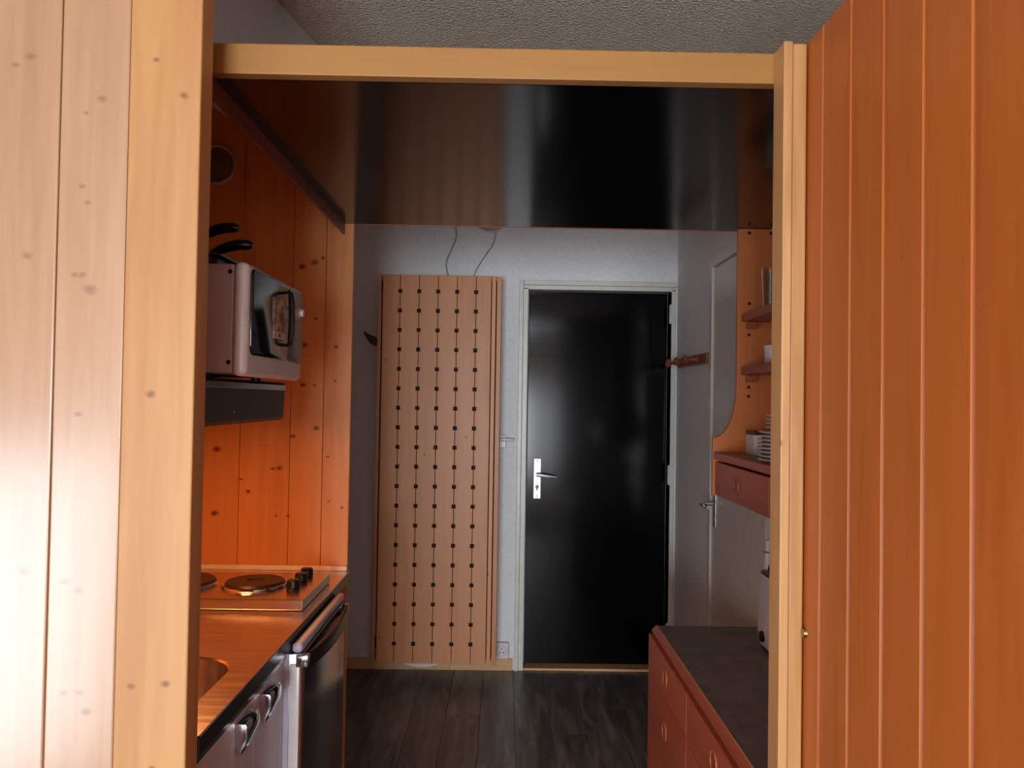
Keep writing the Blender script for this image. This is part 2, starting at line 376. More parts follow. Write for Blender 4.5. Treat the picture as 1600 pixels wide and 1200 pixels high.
# hall walls
def hall_back():
    bm = bmesh.new(); dx0, dx1, dz = 0.118, 0.868, 1.985
    bx(bm, -1.05, dx0, YW, YW+0.16, 0, CEIL); bx(bm, dx1, 1.0, YW, YW+0.16, 0, CEIL); bx(bm, dx0, dx1, YW, YW+0.16, dz, CEIL)
    bx(bm, dx0, dx1, YW+0.12, YW+0.16, 0, dz)
    return obj('wall_hall_back', bm, 'white_wall')
tag(hall_back(), 'white painted wall around the black front door', 'wall', kind='structure')
tag(obj('wall_hall_right', B(XW, XW+0.1, 1.45, YW, 0, CEIL), 'white_wall'), 'grey-white side wall with the coat rack', 'wall', kind='structure')
tag(obj('wall_hall_left', B(-1.05, -0.95, 2.74, YW, 0, CEIL), 'white_wall'), 'white side wall of the hall behind the kitchen end panel', 'wall', kind='structure')
tag(obj('wall_loft_left', prism(bmesh.new(), [(-0.724, 1.46), (-0.522, 2.698), (-0.60, 2.698), (-0.79, 1.46)], 'XY', 2.10, CEIL), 'white_wall'), 'white wall above the header board at the top left', 'wall', kind='structure')
tag(obj('wall_kitchen_left', B(-1.25, -1.15, 1.377, 2.70, 0, CEIL), 'pine_end'), 'pine back wall of the kitchen alcove', 'wall', kind='structure')
tag(obj('wall_light_block', B(0.575, 2.05, 1.435, 1.45, 0, 2.03), 'pine_end'), 'added panel blocking stray light behind the orange panelling', 'wall', kind='structure')  # unseen panel added to stop light leaking in behind the right post
bb_ = thing('baseboard_hall', 'pale wooden baseboard along the hall wall left of the black door', 'baseboard', (-0.45, YW, 0), kind='structure')
obj('board', B(-0.95, -0.262, YW-0.014, YW, 0, 0.058, bev=0.002), 'plinth', bb_); obj('board', B(-0.260, 0.063, YW-0.014, YW, 0, 0.060, bev=0.002), 'plinth', bb_)

# ------------------------------------------------------------------ left pine partition facing the camera
wl = thing('wall_partition_left', 'pale pine plank partition on the left, bright in the window light', 'wall', (-1.13, 1.37, 0), kind='structure')
obj('end_post', B(-0.6295, -0.5115, 1.322, 1.376, 0, CEIL, bev=0.003), 'pine_post_l', wl)
obj('backing', B(-1.75, -0.6295, 1.362, 1.375, 0, CEIL), 'pine_end', wl)
x = -0.632; first = None
while x > -1.74:
    w_ = 0.1145
    x0 = max(x-w_, -1.75)
    obj('plank', B(x0+0.0008, x-0.0008, 1.329, 1.362, 0, CEIL, bev=0.003, seg=2), 'pine_pale', wl)
    x -= w_

# ------------------------------------------------------------------ right orange panelling running towards the camera
wr = thing('wall_partition_right', 'orange varnished tongue-and-groove panelling on the right', 'wall', (0.55, 0, 0), kind='structure')
PT = 2.042
obj('end_post', B(0.484, 0.5005, 1.395, 1.450, 0, PT, bev=0.0025), 'pine_post', wr)
obj('end_post', B(0.502, 0.527, 1.400, 1.450, 0, PT-0.002, bev=0.003), 'pine_post', wr)
obj('backing', B(0.542, 0.572, -5.0, 1.435, 0, PT), 'pine_orange', wr)
first = None; ys = 1.4415; k = 0
edges = [1.441, 1.335, 1.225, 1.117, 1.009, 0.901]
e = edges[:]
while e[-1] > -4.9: e.append(e[-1]-0.108)
for y1, y0 in zip(e, e[1:]):
    full = abs(y1-y0-0.108) < 1e-4
    if full and first is not None:
        c = first.copy(); C.objects.link(c); c.location = first.location + Vector((0, (y1+y0)/2-fy, 0)); ORG[c.name] = ORG[first.name]; continue
    # each board has a wide chamfer on the window side, catching the light
    poly = [(0.545, y0+0.0006), (0.534, y0+0.0006), (0.530, y0+0.0045), (0.530, y1-0.006), (0.537, y1-0.0006), (0.545, y1-0.0006)]
    o = obj('plank', prism(bmesh.new(), poly, 'XY', 0, PT), 'pine_orange', wr, org=(0.535, (y0+y1)/2, 0))
    if full: first = o; fy = (y0+y1)/2
sc = obj('screw', lathe(bmesh.new(), [(0.001, 0.007), (0.007, 0.005), (0.009, 0.0)][::-1], (0.530, 1.395, 1.003), '-X', 16), 'brass', wr, smooth=True)
sc['label'] = 'small brass screw head'

# ------------------------------------------------------------------ kitchen end panel (planks across the far end of the alcove)
we = thing('wall_kitchen_end', 'knotty pine plank panel closing the far end of the kitchen', 'wall', (-0.83, 2.71, 0), kind='structure')
xs = [-1.15, -1.055, -0.887, -0.719, -0.609, -0.517]
for a, b in zip(xs, xs[1:]):
    obj('plank', B(a+0.0006, b-0.0006, 2.700, 2.722, 0, 2.40, bev=0.002), 'pine_end', we)
obj('backing', B(-1.15, -0.522, 2.722, 2.74, 0, 2.40), 'pine_end', we)

# ------------------------------------------------------------------ storage loft with the black underside
ZS = 1.987
lo = thing('storage_loft', 'storage loft over the passage with a glossy black underside and pine header board', 'loft', (0.18, 2.07, ZS))
o = obj('underside_panel', B(-0.546, XW-0.002, 1.478, 2.70, ZS, ZS+0.022), 'black_gloss', lo); o['label'] = 'glossy black underside panel'
o = obj('header_board', B(-0.546, 0.507, 1.450, 1.477, ZS, 2.043, bev=0.002), 'pine_x', lo); o['label'] = 'pale pine header board'
o = obj('edge_board', B(-0.554, -0.547, 1.45, 2.699, 1.951, 2.04, bev=0.001), 'pine_y', lo); o['label'] = 'red-brown edge board'
obj('leak_board', B(-0.554, -0.548, 1.60, 2.697, 2.041, 2.098), 'pine_y', lo)  # hidden board added to keep loft light out of the alcove
o = obj('rear_strip', B(-0.546, XW-0.002, 2.701, 2.709, ZS-0.001, ZS+0.03), 'pine_red', lo)

# ------------------------------------------------------------------ black front door
d1 = thing('door_1', 'black front door in a cream painted frame with a silver lever handle', 'door', (0.5, YD, 0), kind='structure')
lf = obj('leaf', B(0.125, 0.861, YD, YD+0.04, 0.014, 1.978, bev=0.002), 'black_door', d1)
bm = bmesh.new()
def casing(bm):
    bx(bm, 0.070, 0.092, YW-0.022, YW, 0, 2.028, bev=0.003); bx(bm, 0.092, 0.118, YW-0.014, YD+0.02, 0, 1.990, bev=0.003)
    bx(bm, 0.868, 0.890, YW-0.014, YD+0.02, 0, 1.990, bev=0.003)
    bx(bm, 0.0925, XW-0.002, YW-0.022, YW, 2.003, 2.028, bev=0.003); bx(bm, 0.092, 0.890, YW-0.014, YD+0.02, 1.980, 2.003, bev=0.003)
    return bm
obj('frame', casing(bm), 'white_paint', d1)
obj('threshold', B(0.119, 0.867, YW-0.005, YD+0.02, 0, 0.012, bev=0.002), 'plinth', d1)
hp = obj('handle_plate', B(0.160, 0.201, YD-0.008, YD, 0.880, 1.094, bev=0.003), 'alu', d1); hp['label'] = 'silver lever handle plate'
bm = bmesh.new(); tube(bm, [(0.181, YD-0.008, 1.010), (0.181, YD-0.05, 1.010)], 0.009)
tube(bm, [(0.175, YD-0.048, 1.010), (0.20, YD-0.050, 1.008), (0.24, YD-0.050, 1.003), (0.283, YD-0.046, 1.000)], [0.010, 0.010, 0.008, 0.003])
obj('lever', bm, 'alu', hp, smooth=True)
bm = bmesh.new(); lathe(bm, [(0.009, 0), (0.009, 0.004), (0.001, 0.0045)], (0.180, YD-0.008, 0.945), '-Y', 16); bx(bm, 0.176, 0.184, YD-0.0115, YD-0.008, 0.925, 0.94)
obj('lock_cylinder', bm, 'black', hp, smooth=True)
for z in (1.08, 0.895): obj('screw', lathe(bmesh.new(), [(0.004, 0), (0.003, 0.0015), (0.0005, 0.002)], (0.180, YD-0.008, z), '-Y', 10), 'steel', hp)
for z in (1.86, 1.02, 0.20):
    bm = bmesh.new(); lathe(bm, [(0.007, -0.048), (0.008, -0.048), (0.008, 0.048), (0.004, 0.054)], (0.8645, YW-0.004, z), 'Z', 12)
    obj('hinge', bm, 'white_paint', d1, smooth=True)

# ------------------------------------------------------------------ white side door in the right wall
d2 = thing('door_2', 'white side door behind the shelf unit with a steel lever handle', 'door', (XW, 3.0, 0), kind='structure')
obj('leaf', B(XW-0.006, XW-0.001, 2.72, 3.42, 0.01, 1.978, bev=0.001), 'white_paint', d2)
bm = bmesh.new(); bx(bm, XW-0.015, XW-0.001, 3.424, 3.462, 0, 2.018, bev=0.002); bx(bm, XW-0.015, XW-0.001, 2.66, 3.424, 1.984, 2.018, bev=0.002)
obj('frame', bm, 'white_paint', d2)
bm = bmesh.new(); bx(bm, XW-0.012, XW-0.006, 3.345, 3.38, 0.88, 1.06, bev=0.002); hp = obj('handle_plate', bm, 'chrome', d2)
bm = bmesh.new(); tube(bm, [(XW-0.016, 3.362, 0.978), (XW-0.062, 3.362, 0.978), (XW-0.066, 3.35, 0.978), (XW-0.066, 3.25, 0.976)], [0.009, 0.009, 0.010, 0.008])
obj('lever', bm, 'chrome', hp, smooth=True)
obj('keyhole', B(XW-0.0135, XW-0.012, 3.357, 3.367, 0.905, 0.93), 'black', hp)

# ------------------------------------------------------------------ slotted pine wall cabinet in the hall
YC = 4.00
cab = thing('wall_cabinet', 'tall pine cupboard with a slotted board door beside the black front door', 'cupboard', (-0.34, 4.08, 0.09))
bm = bmesh.new()
bx(bm, -0.640, -0.623, YC+0.004, YW-0.001, 0.092, 2.021, bev=0.002); bx(bm, -0.045, -0.022, YC+0.004, YW-0.001, 0.080, 2.018, bev=0.002)
bx(bm, -0.623, -0.045, YC+0.03, YW-0.001, 2.00, 2.019); bx(bm, -0.623, -0.045, YC+0.03, YW-0.001, 0.085, 0.105)
obj('carcass', bm, 'pine_cab', cab)
obj('door_stile', B(-0.070, -0.050, YC+0.008, YC+0.024, 0.092, 2.019, bev=0.002), 'pine_cab', cab)
obj('cavity_shade', B(-0.622, -0.046, YC+0.032, YC+0.036, 0.106, 1.999), 'black_matte', cab)  # black sheet stands in for the shade of the cavity behind the slots
rows = [1.938-0.0975*k for k in range(19)]
def board(w0, w1, left, right, z0=0.086, z1=2.019):
    hw, hh = 0.0085, 0.0095
    R_ = [(w1, z1)]
    if right:
        for r in rows: R_ += [(w1, r+hh), (w1-hw, r+hh), (w1-hw, r-hh), (w1, r-hh)]
    R_ += [(w1, z0), (w0, z0)]
    if left:
        for r in rows[::-1]: R_ += [(w0, r-hh), (w0+hw, r-hh), (w0+hw, r+hh), (w0, r+hh)]
    R_ += [(w0, z1)]
    bm = bmesh.new(); prism(bm, R_, 'XZ', YC, YC+0.02, bev=0.0016)
    return bm
jx = [-0.617, -0.5295, -0.4345, -0.3395, -0.2445, -0.1495, -0.0725]
mid = None
for k in range(6):
    a, b = jx[k]+0.0012, jx[k+1]-0.0012
    if k in (1, 2, 3, 4):
        if mid is None: mid = obj('door_board', board(a, b, True, True), 'pine_cab', cab, org=((a+b)/2, YC, 0.086)); mx = (a+b)/2
        else: c = mid.copy(); C.objects.link(c); c.location = mid.location + Vector(((a+b)/2-mx, 0, 0))
    else: obj('door_board', board(a, b, k > 0, k < 5), 'pine_cab', cab, org=((a+b)/2, YC, 0.086))
for z in (1.958, 1.06, 0.19): obj('hinge', B(-0.624, -0.616, YC-0.002, YC+0.006, z-0.03, z+0.03, bev=0.001), 'black', cab)
bm = bmesh.new(); arc = [(-0.50+0.21*k/12, 0.080-0.022*math.sin(PI*k/12)) for k in range(13)]
prism(bm, arc+[(-0.29, 0.0865), (-0.50, 0.0865)], 'XZ', YC+0.03, YC+0.05)
o = obj('curved_lip', bm, 'white_plastic', cab); o['label'] = 'thin white curved lip below the door'

# things on and around the hall wall
o = obj('wall_hook', prism(bmesh.new(), [(-0.645, 1.70), (-0.662, 1.712), (-0.69, 1.722), (-0.716, 1.738), (-0.722, 1.734), (-0.706, 1.705), (-0.690, 1.682), (-0.668, 1.668), (-0.645, 1.664)], 'XZ', 4.06, 4.085, bev=0.004), 'dark_wood')
tag(o, 'dark brown wooden hook sticking out left of the pine cupboard', 'hook')
bm = bmesh.new(); lathe(bm, [(0.10, 0), (0.10, 0.02), (0.09, 0.05), (0.06, 0.075), (0.02, 0.085), (0.001, 0.086)], (-0.085, YW, 2.38), '-Y', 40)
lamp = thing('wall_lamp', 'round beige dome lamp on the wall above the pine cupboard', 'lamp', (-0.085, YW, 2.28)); obj('dome', bm, 'beige', lamp, smooth=True)
obj('mount', lathe(bmesh.new(), [(0.105, 0.0), (0.105, 0.012), (0.101, 0.014)], (-0.085, YW-0.001, 2.38), '-Y', 40), 'white_plastic', lamp, smooth=True)
def wire(pts, n=8):
    out = []
    for i in range(len(pts)-1):
        p0, p1, p2, p3 = [Vector(pts[max(0, min(len(pts)-1, i+j))]) for j in (-1, 0, 1, 2)]
        for k in range(n):
            s = k/n
            out.append(0.5*((2*p1)+(p2-p0)*s+(2*p0-5*p1+4*p2-p3)*s*s+(3*p1-p0-3*p2+p3)*s**3))
    return out+[Vector(pts[-1])]
c1 = obj('cable', tube(bmesh.new(), wire([(-0.30, YW-0.006, 2.40), (-0.275, YW-0.006, 2.33), (-0.265, YW-0.006, 2.25), (-0.29, YW-0.006, 2.18), (-0.315, YW-0.006, 2.11), (-0.30, YW-0.006, 2.03), (-0.30, YW-0.006, 2.0)]), 0.004, 8), 'cable', smooth=True)
tag(c1, 'grey cable curving down the wall to the middle of the cupboard top', 'cable')
c2 = obj('cable', tube(bmesh.new(), wire([(-0.055, YW-0.006, 2.30), (-0.07, YW-0.006, 2.22), (-0.12, YW-0.006, 2.14), (-0.16, YW-0.006, 2.07), (-0.18, YW-0.006, 2.0)]), 0.0035, 8), 'cable', smooth=True)
tag(c2, 'thin pale cable running from the round lamp down to the cupboard', 'cable')
sw = thing('wall_switch', 'small white lever switch on the wall right of the pine cupboard', 'switch', (0.01, YW, 1.17))
obj('box', B(-0.024, 0.012, YW-0.02, YW, 1.150, 1.218, bev=0.004), 'white_plastic', sw)
obj('lever', tube(bmesh.new(), [(-0.015, YW-0.026, 1.196), (0.02, YW-0.03, 1.194), (0.055, YW-0.03, 1.193)], [0.012, 0.010, 0.008], 12), 'white_plastic', sw, smooth=True)
so = thing('wall_socket', 'white three-hole wall socket above the baseboard by the door', 'socket', (0.0, YW, 0.06))
obj('plate', B(-0.036, 0.044, YW-0.03, YW, 0.064, 0.148, bev=0.006), 'white_plastic', so)
obj('rim', ring(bmesh.new(), (0.006, YW-0.030, 0.106), 0.026, 0.003, 'Y'), 'white_plastic', so, smooth=True)
for dx, dz in ((-0.009, -0.008), (0.009, -0.008), (0, 0.011)):
    obj('pin_hole', lathe(bmesh.new(), [(0.0035, 0), (0.0035, 0.0012), (0.0005, 0.0015)], (0.006+dx, YW-0.030, 0.106+dz), '-Y', 10), 'black', so)
# coat rack on the side wall
cr = thing('coat_rack', 'brown wooden coat rack with turned pegs on the right side wall', 'coat rack', (XW, 3.8, 1.57))
obj('back_board', B(XW-0.018, XW-0.001, 3.50, 4.08, 1.575, 1.622, bev=0.003), 'turned', cr)
for y in (4.02, 3.83, 3.64):
    pg = lathe(bmesh.new(), [(0.016, 0), (0.018, 0.006), (0.012, 0.012), (0.008, 0.026), (0.008, 0.040), (0.012, 0.046), (0.020, 0.054), (0.021, 0.062), (0.015, 0.070), (0.001, 0.072)], (XW-0.018, y, 1.598), '-X', 20)
    obj('peg', pg, 'turned', cr, smooth=True)

# ------------------------------------------------------------------ steel worktop with sink
ZC = 0.82
wt = thing('worktop', 'brushed steel kitchen worktop with a sink bowl on the left', 'worktop', (-0.83, 2.05, ZC-0.035))
def top_with_hole():
    bm = bmesh.new(); out = [(-1.149, 1.378), (-0.510, 1.378), (-0.510, 2.698), (-1.149, 2.698)]
    hole = rrect(-1.02, -0.572, 1.43, 1.795, 0.10, 8)
    vo = [bm.verts.new((x, y, ZC)) for x, y in out]; vh = [bm.verts.new((x, y, ZC)) for x, y in hole]
    ed = [bm.edges.new((vo[i], vo[(i+1) % 4])) for i in range(4)]+[bm.edges.new((vh[i], vh[(i+1) % len(vh)])) for i in range(len(vh))]
    bmesh.ops.triangle_fill(bm, use_beauty=True, edges=ed)
    bmesh.ops.recalc_face_normals(bm, faces=bm.faces)
    if bm.faces[0].normal.z < 0: bmesh.ops.reverse_faces(bm, faces=bm.faces)
    # bowl
    prev = vh
    for ins, z in ((0.004, ZC-0.004), (0.010, ZC-0.06), (0.03, ZC-0.145), (0.07, ZC-0.155)):
        cur = [bm.verts.new((x, y, z)) for x, y in rrect(-1.02+ins, -0.572-ins, 1.43+ins, 1.795-ins, max(0.03, 0.10-ins), 8)]
        n = len(cur)
        for i in range(n): bm.faces.new((prev[i], prev[(i+1) % n], cur[(i+1) % n], cur[i]))
        prev = cur
    bm.faces.new(prev)
    return bm
obj('steel_top', top_with_hole(), 'steel', wt, smooth=True)
obj('front_edge', B(-0.5195, -0.509, 1.3775, 2.698, ZC-0.034, ZC-0.0005), 'dark_edge', wt)
obj('rim_bead', tube(bmesh.new(), [(-0.5105, 1.3775, ZC-0.0015), (-0.5105, 2.698, ZC-0.0015)], 0.002, 8), 'chrome', wt)
o = obj('sealant_strip', B(-1.149, -0.517, 2.688, 2.6995, ZC, ZC+0.016, bev=0.003), 'white_caulk', wt); o['label'] = 'white sealant strip'
# base cabinet with two doors
bc = thing('base_cabinet', 'grey kitchen base unit under the worktop with two chrome pulls', 'cabinet', (-0.83, 1.67, 0))
obj('carcass', B(-1.145, -0.545, 1.379, 1.958, 0.10, ZC-0.17, bev=0.001), 'grey_front', bc)
obj('plinth', B(-1.12, -0.58, 1.379, 1.958, 0, 0.10), 'black_matte', bc)
o = obj('metal_rail', B(-0.545, -0.5195, 1.379, 1.958, 0.762, ZC-0.036, bev=0.002), 'silver', bc); o['label'] = 'light metal rail'
def pull(y0, y1):
    poly = [(-0.524, 0.748), (-0.505, 0.748), (-0.500, 0.742), (-0.499, 0.722), (-0.503, 0.706), (-0.510, 0.696), (-0.512, 0.686), (-0.518, 0.684), (-0.520, 0.700), (-0.524, 0.706)]
    return prism(bmesh.new(), poly, 'XZ', y0, y1, bev=0.0015)
for y0, y1, h0, h1 in ((1.380, 1.727, 1.607, 1.69), (1.730, 1.957, 1.768, 1.85)):
    dr = obj('door', B(-0.545, -0.5245, y0, y1, 0.11, 0.758, bev=0.002), 'grey_front', bc); obj('handle', pull(h0, h1), 'chrome', dr, smooth=True)
# fridge
fr = thing('fridge', 'silver under-counter fridge with a black bar handle', 'fridge', (-0.8, 2.3, 0))
obj('body', B(-1.10, -0.535, 1.962, 2.480, 0.02, 0.780, bev=0.002), 'lilac', fr)
dp = [(-0.532, 1.961), (-0.512, 1.961), (-0.512, 2.483), (-0.532, 2.483)]
fp = [(-0.5115, 1.9605), (-0.490, 1.9620), (-0.483, 1.9650), (-0.4795, 1.970), (-0.478, 1.978), (-0.478, 2.466), (-0.482, 2.478), (-0.490, 2.483), (-0.5115, 2.483)]
dr = obj('door', prism(bmesh.new(), fp, 'XY', 0.06, 0.775, bev=0.002), 'silver', fr, smooth=True)
obj('door_liner', prism(bmesh.new(), dp, 'XY', 0.06, 0.775), 'lilac', fr)
o = obj('edge_trim', B(-0.5095, -0.4855, 1.9545, 1.9603, 0.06, 0.752, bev=0.002, seg=3), 'china', dr, smooth=True); o['label'] = 'bright white vertical edge trim'
o = obj('top_trim', B(-0.5075, -0.482, 1.962, 2.482, 0.776, 0.800, bev=0.009, seg=4), 'lilac', fr, smooth=True)
n_ = 20
outer = [(-0.478+0.006+0.026*math.sin(PI*k/n_)**0.6, 1.972+0.50*k/n_) for k in range(n_+1)]
inner = [(-0.478+0.0003+0.016*math.sin(PI*k/n_)**0.6, 1.972+0.50*k/n_) for k in range(n_, -1, -1)]
h = obj('handle', prism(bmesh.new(), outer+inner, 'XY', 0.735, 0.774, bev=0.002), 'black', dr, smooth=True)
for y in (1.957, 2.445): obj('end_cap', B(-0.495 if y < 2 else -0.4775, -0.464, y-0.006, y+0.016, 0.745 if y < 2 else 0.752, 0.776, bev=0.004), 'chrome', h, smooth=True)
# hob
hb_ = thing('hob', 'two-plate steel electric hob on the worktop', 'hob', (-0.8, 2.35, ZC))
obj('tray', B(-1.10, -0.537, 2.182, 2.525, ZC+0.001, ZC+0.030, bev=0.003), 'steel', hb_)
for cx, r in ((-0.716, 0.084), (-0.935, 0.100)):
    p = obj('hotplate', lathe(bmesh.new(), [(r, 0), (r, 0.010), (r-0.004, 0.014), (r*0.32, 0.014), (r*0.28, 0.011), (0.001, 0.011)], (cx, 2.345, ZC+0.031), 'Z', 48), 'plate_iron', hb_, smooth=True)
    obj('rim', ring(bmesh.new(), (cx, 2.345, ZC+0.033), r+0.005, 0.006, 'Z', seg=48), 'chrome', p, smooth=True)
for y in (2.315, 2.405, 2.475):
    obj('knob', lathe(bmesh.new(), [(0.017, 0), (0.019, 0.003), (0.018, 0.022), (0.015, 0.025), (0.001, 0.026)], (-0.598, y, ZC+0.030), 'Z', 24), 'black', hb_, smooth=True)

# ------------------------------------------------------------------ hood, microwave and pans
hd = thing('range_hood', 'dark brown range hood below the microwave', 'hood', (-0.85, 1.88, 1.337))
obj('body', prism(bmesh.new(), [(-1.149, 1.345), (-0.603, 1.337), (-0.596, 1.345), (-0.593, 1.416), (-1.149, 1.416)], 'XZ', 1.56, 2.168, bev=0.002), 'hood', hd)
o = obj('metal_strip', B(-0.610, -0.590, 1.56, 2.160, 1.4165, 1.430, bev=0.001), 'silver', hd); o['label'] = 'silver metal strip'
obj('screw', lathe(bmesh.new(), [(0.004, 0), (0.003, 0.0015), (0.0005, 0.002)], (-0.596, 1.77, 1.365), 'X', 10), 'chrome', hd)
lm_ = NT('hood_lamp_lens'); lm_.b.inputs['Base Color'].default_value = (0.9, 0.7, 0.45, 1)
lm_.b.inputs['Emission Color'].default_value = (1, 0.62, 0.28, 1); lm_.b.inputs['Emission Strength'].default_value = 6.0
nz_ = lm_.n('ShaderNodeTexNoise', Scale=4.0); lm_.l(lm_.ramp(nz_.outputs['Fac'], [(0, (1, 0.58, 0.25, 1)), (1, (1, 0.66, 0.32, 1))]), lm_.b.inputs['Emission Color'])
o = obj('lamp_lens', B(-0.94, -0.74, 1.98, 2.08, 1.330, 1.341, bev=0.002), lm_.m, hd); o['label'] = 'warm lit lamp lens'
hl = area('hood_lamp', (-0.84, 2.03, 1.326), (-0.84, 2.031, 0.9), 0.2, 0.1, 4.6, (1, 0.33, 0.09))
tag(obj('microwave_shelf', B(-1.149, -0.605, 1.50, 2.20, 1.4305, 1.4375), 'black_matte'), 'thin black shelf between the microwave and the range hood', 'shelf')
mw = thing('microwave_oven', 'white microwave oven with a dark glass door above the hood', 'microwave', (-0.75, 1.83, 1.44))
obj('body', B(-0.93, -0.5515, 1.622, 2.045, 1.446, 1.668, bev=0.004), 'mw_side', mw)
def bezel():
    bm = bmesh.new()
    # rounded front shell, bowed outwards along its length
    t = bmesh.new(); bmesh.ops.create_cube(t, size=1.0); bmesh.ops.scale(t, vec=(0.030, 0.436, 0.232), verts=t.verts)
    bmesh.ops.bevel(t, geom=t.edges[:], offset=0.013, segments=5, profile=0.5, affect='EDGES')
    bmesh.ops.translate(t, vec=(-0.536, 1.832, 1.556), verts=t.verts); merge(bm, t)
    return bm
obj('bezel', bezel(), 'white_plastic', mw, smooth=True)
def curved_plate(y0, y1, z0, z1, x_, th, r=0.02, bow=0.004):
    return prism(bmesh.new(), rrect(y0, y1, z0, z1, r, 5), 'YZ', x_, x_+th, bev=0.0015)
dw = obj('door_glass', curved_plate(1.632, 1.905, 1.484, 1.662, -0.523, 0.006), 'dark_glass', mw, smooth=True)
cp = obj('control_panel', curved_plate(1.909, 2.042, 1.484, 1.660, -0.523, 0.005), 'mw_panel', mw, smooth=True)
o = obj('sticker', B(-0.5168, -0.5160, 1.785, 1.880, 1.548, 1.622), 'paper', dw); o['label'] = 'brown printed sticker'
o = obj('sticker', B(-0.5168, -0.5159, 1.785, 1.880, 1.530, 1.5475), 'paper_white', dw); o['label'] = 'white strip with a dark dot'
obj('sticker_dot', lathe(bmesh.new(), [(0.005, 0), (0.005, 0.0006), (0.001, 0.0008)], (-0.5159, 1.832, 1.539), 'X', 12), 'black', dw)
hn = obj('door_handle', tube(bmesh.new(), [(-0.517, 1.893, 1.520), (-0.509, 1.894, 1.524), (-0.506, 1.895, 1.55), (-0.505, 1.895, 1.585), (-0.506, 1.895, 1.62), (-0.509, 1.894, 1.644), (-0.517, 1.893, 1.648)], [0.004, 0.006, 0.007, 0.007, 0.007, 0.006, 0.004], 10), 'black', dw, smooth=True)
for z in (1.605,):
    obj('knob', lathe(bmesh.new(), [(0.017, 0), (0.016, 0.010), (0.010, 0.012), (0.009, 0.022), (0.001, 0.023)], (-0.518, 1.965, z), 'X', 20), 'white_plastic', cp, smooth=True)
for z in (1.652, 1.468):
    s_ = obj('screw', lathe(bmesh.new(), [(0.005, 0), (0.004, 0.0018), (0.0005, 0.002)], (-0.5595, 1.622, z), '-Y', 12), 'black', mw, smooth=True)
for dx, dy in ((-0.90, 1.66), (-0.90, 2.0), (-0.62, 1.66), (-0.62, 2.0)):
    obj('foot', lathe(bmesh.new(), [(0.012, 0), (0.012, 0.009)], (dx, dy, 1.4375), 'Z', 12), 'black', mw)
# pans on top of the microwave, handles pointing out
def pan(name, label, c, r, hgt, ang, hl_):
    t = thing(name, label, 'pan', c, 'frying pans on the microwave')
    obj('pan_body', lathe(bmesh.new(), [(0.001, 0), (r*0.78, 0), (r*0.82, 0.003), (r, hgt), (r-0.003, hgt), (r*0.80, 0.006), (0.001, 0.005)], c, 'Z', 40), 'black', t, smooth=True)
    dx, dy = math.cos(ang), math.sin(ang); p = Vector(c)+Vector((dx*r*0.96, dy*r*0.96, hgt-0.010))
    pts = [p+Vector((dx*s*hl_, dy*s*hl_, 0.028*math.sin(PI*s*0.62))) for s in (0, 0.12, 0.3, 0.5, 0.7, 0.9, 1.0)]
    obj('handle', tube(bmesh.new(), pts, [0.006, 0.008, 0.011, 0.012, 0.012, 0.011, 0.006], 12), 'black', t, smooth=True)
rt = thing('roasting_tin', 'flat black roasting tin lying on top of the microwave', 'tin', (-0.75, 1.81, 1.6725))
obj('tray', prism(bmesh.new(), rrect(-0.88, -0.615, 1.68, 1.95, 0.03, 5), 'XY', 1.6725, 1.6975, bev=0.004), 'black', rt, smooth=True)
obj('rim', prism(bmesh.new(), rrect(-0.888, -0.607, 1.672, 1.958, 0.035, 5), 'XY', 1.698, 1.7015), 'black', rt)
pan('frying_pan', 'large black frying pan on the roasting tin above the microwave', (-0.79, 1.81, 1.702), 0.115, 0.026, 0.10, 0.10)
pan('frying_pan', 'upper black frying pan nested in the large one on the microwave', (-0.795, 1.805, 1.730), 0.100, 0.028, -0.10, 0.10)
# round vent high on the end panel
av = thing('air_vent', 'round grey air vent high on the pine end panel of the kitchen', 'vent', (-0.985, 2.70, 2.11))
obj('rim', ring(bmesh.new(), (-0.985, 2.695, 2.18), 0.064, 0.006, 'Y'), 'mw_side', av, smooth=True)
obj('disc', lathe(bmesh.new(), [(0.062, 0), (0.062, 0.004), (0.03, 0.008), (0.001, 0.009)], (-0.985, 2.6995, 2.18), '-Y', 32), 'grey_top', av, smooth=True)

# ------------------------------------------------------------------ shelf unit on the right wall
su = thing('shelf_unit', 'pine wall shelf unit with a curved side, two shelves and a drawer', 'shelf unit', (0.80, 2.2, 1.096))
YS = 2.66
def side_profile():
    p = [(XW-0.001, ZS-0.001), (0.775, ZS-0.001), (0.775, 1.47)]
    for k in range(1, 11):
        a = k/10
        p.append((0.775-0.078*(1-math.cos(a*PI/2))**1.1, 1.47-0.185*math.sin(a*PI/2)))
    p += [(0.697, 1.280), (0.697, 1.094), (XW-0.001, 1.094)]
    return p
for y in (YS, 1.60):
    o = obj('side_panel', prism(bmesh.new(), side_profile(), 'XZ', y, y+0.020, bev=0.0015), 'pine_shelf', su)
    if y == YS: sp = o
for z0, z1 in ((1.673, 1.699), (1.496, 1.523)):
    sh = obj('shelf', B(0.787, XW-0.001, 1.621, YS-0.001, z0, z1, bev=0.002), 'pine_red', su)
    obj('support', B(0.802, 0.834, YS-0.028, YS-0.001, z0-0.024, z0-0.001, bev=0.002), 'pine_red', sh)
obj('desk_board', B(0.699, XW-0.001, 1.621, YS-0.001, 1.214, 1.238, bev=0.002), 'pine_red', su)
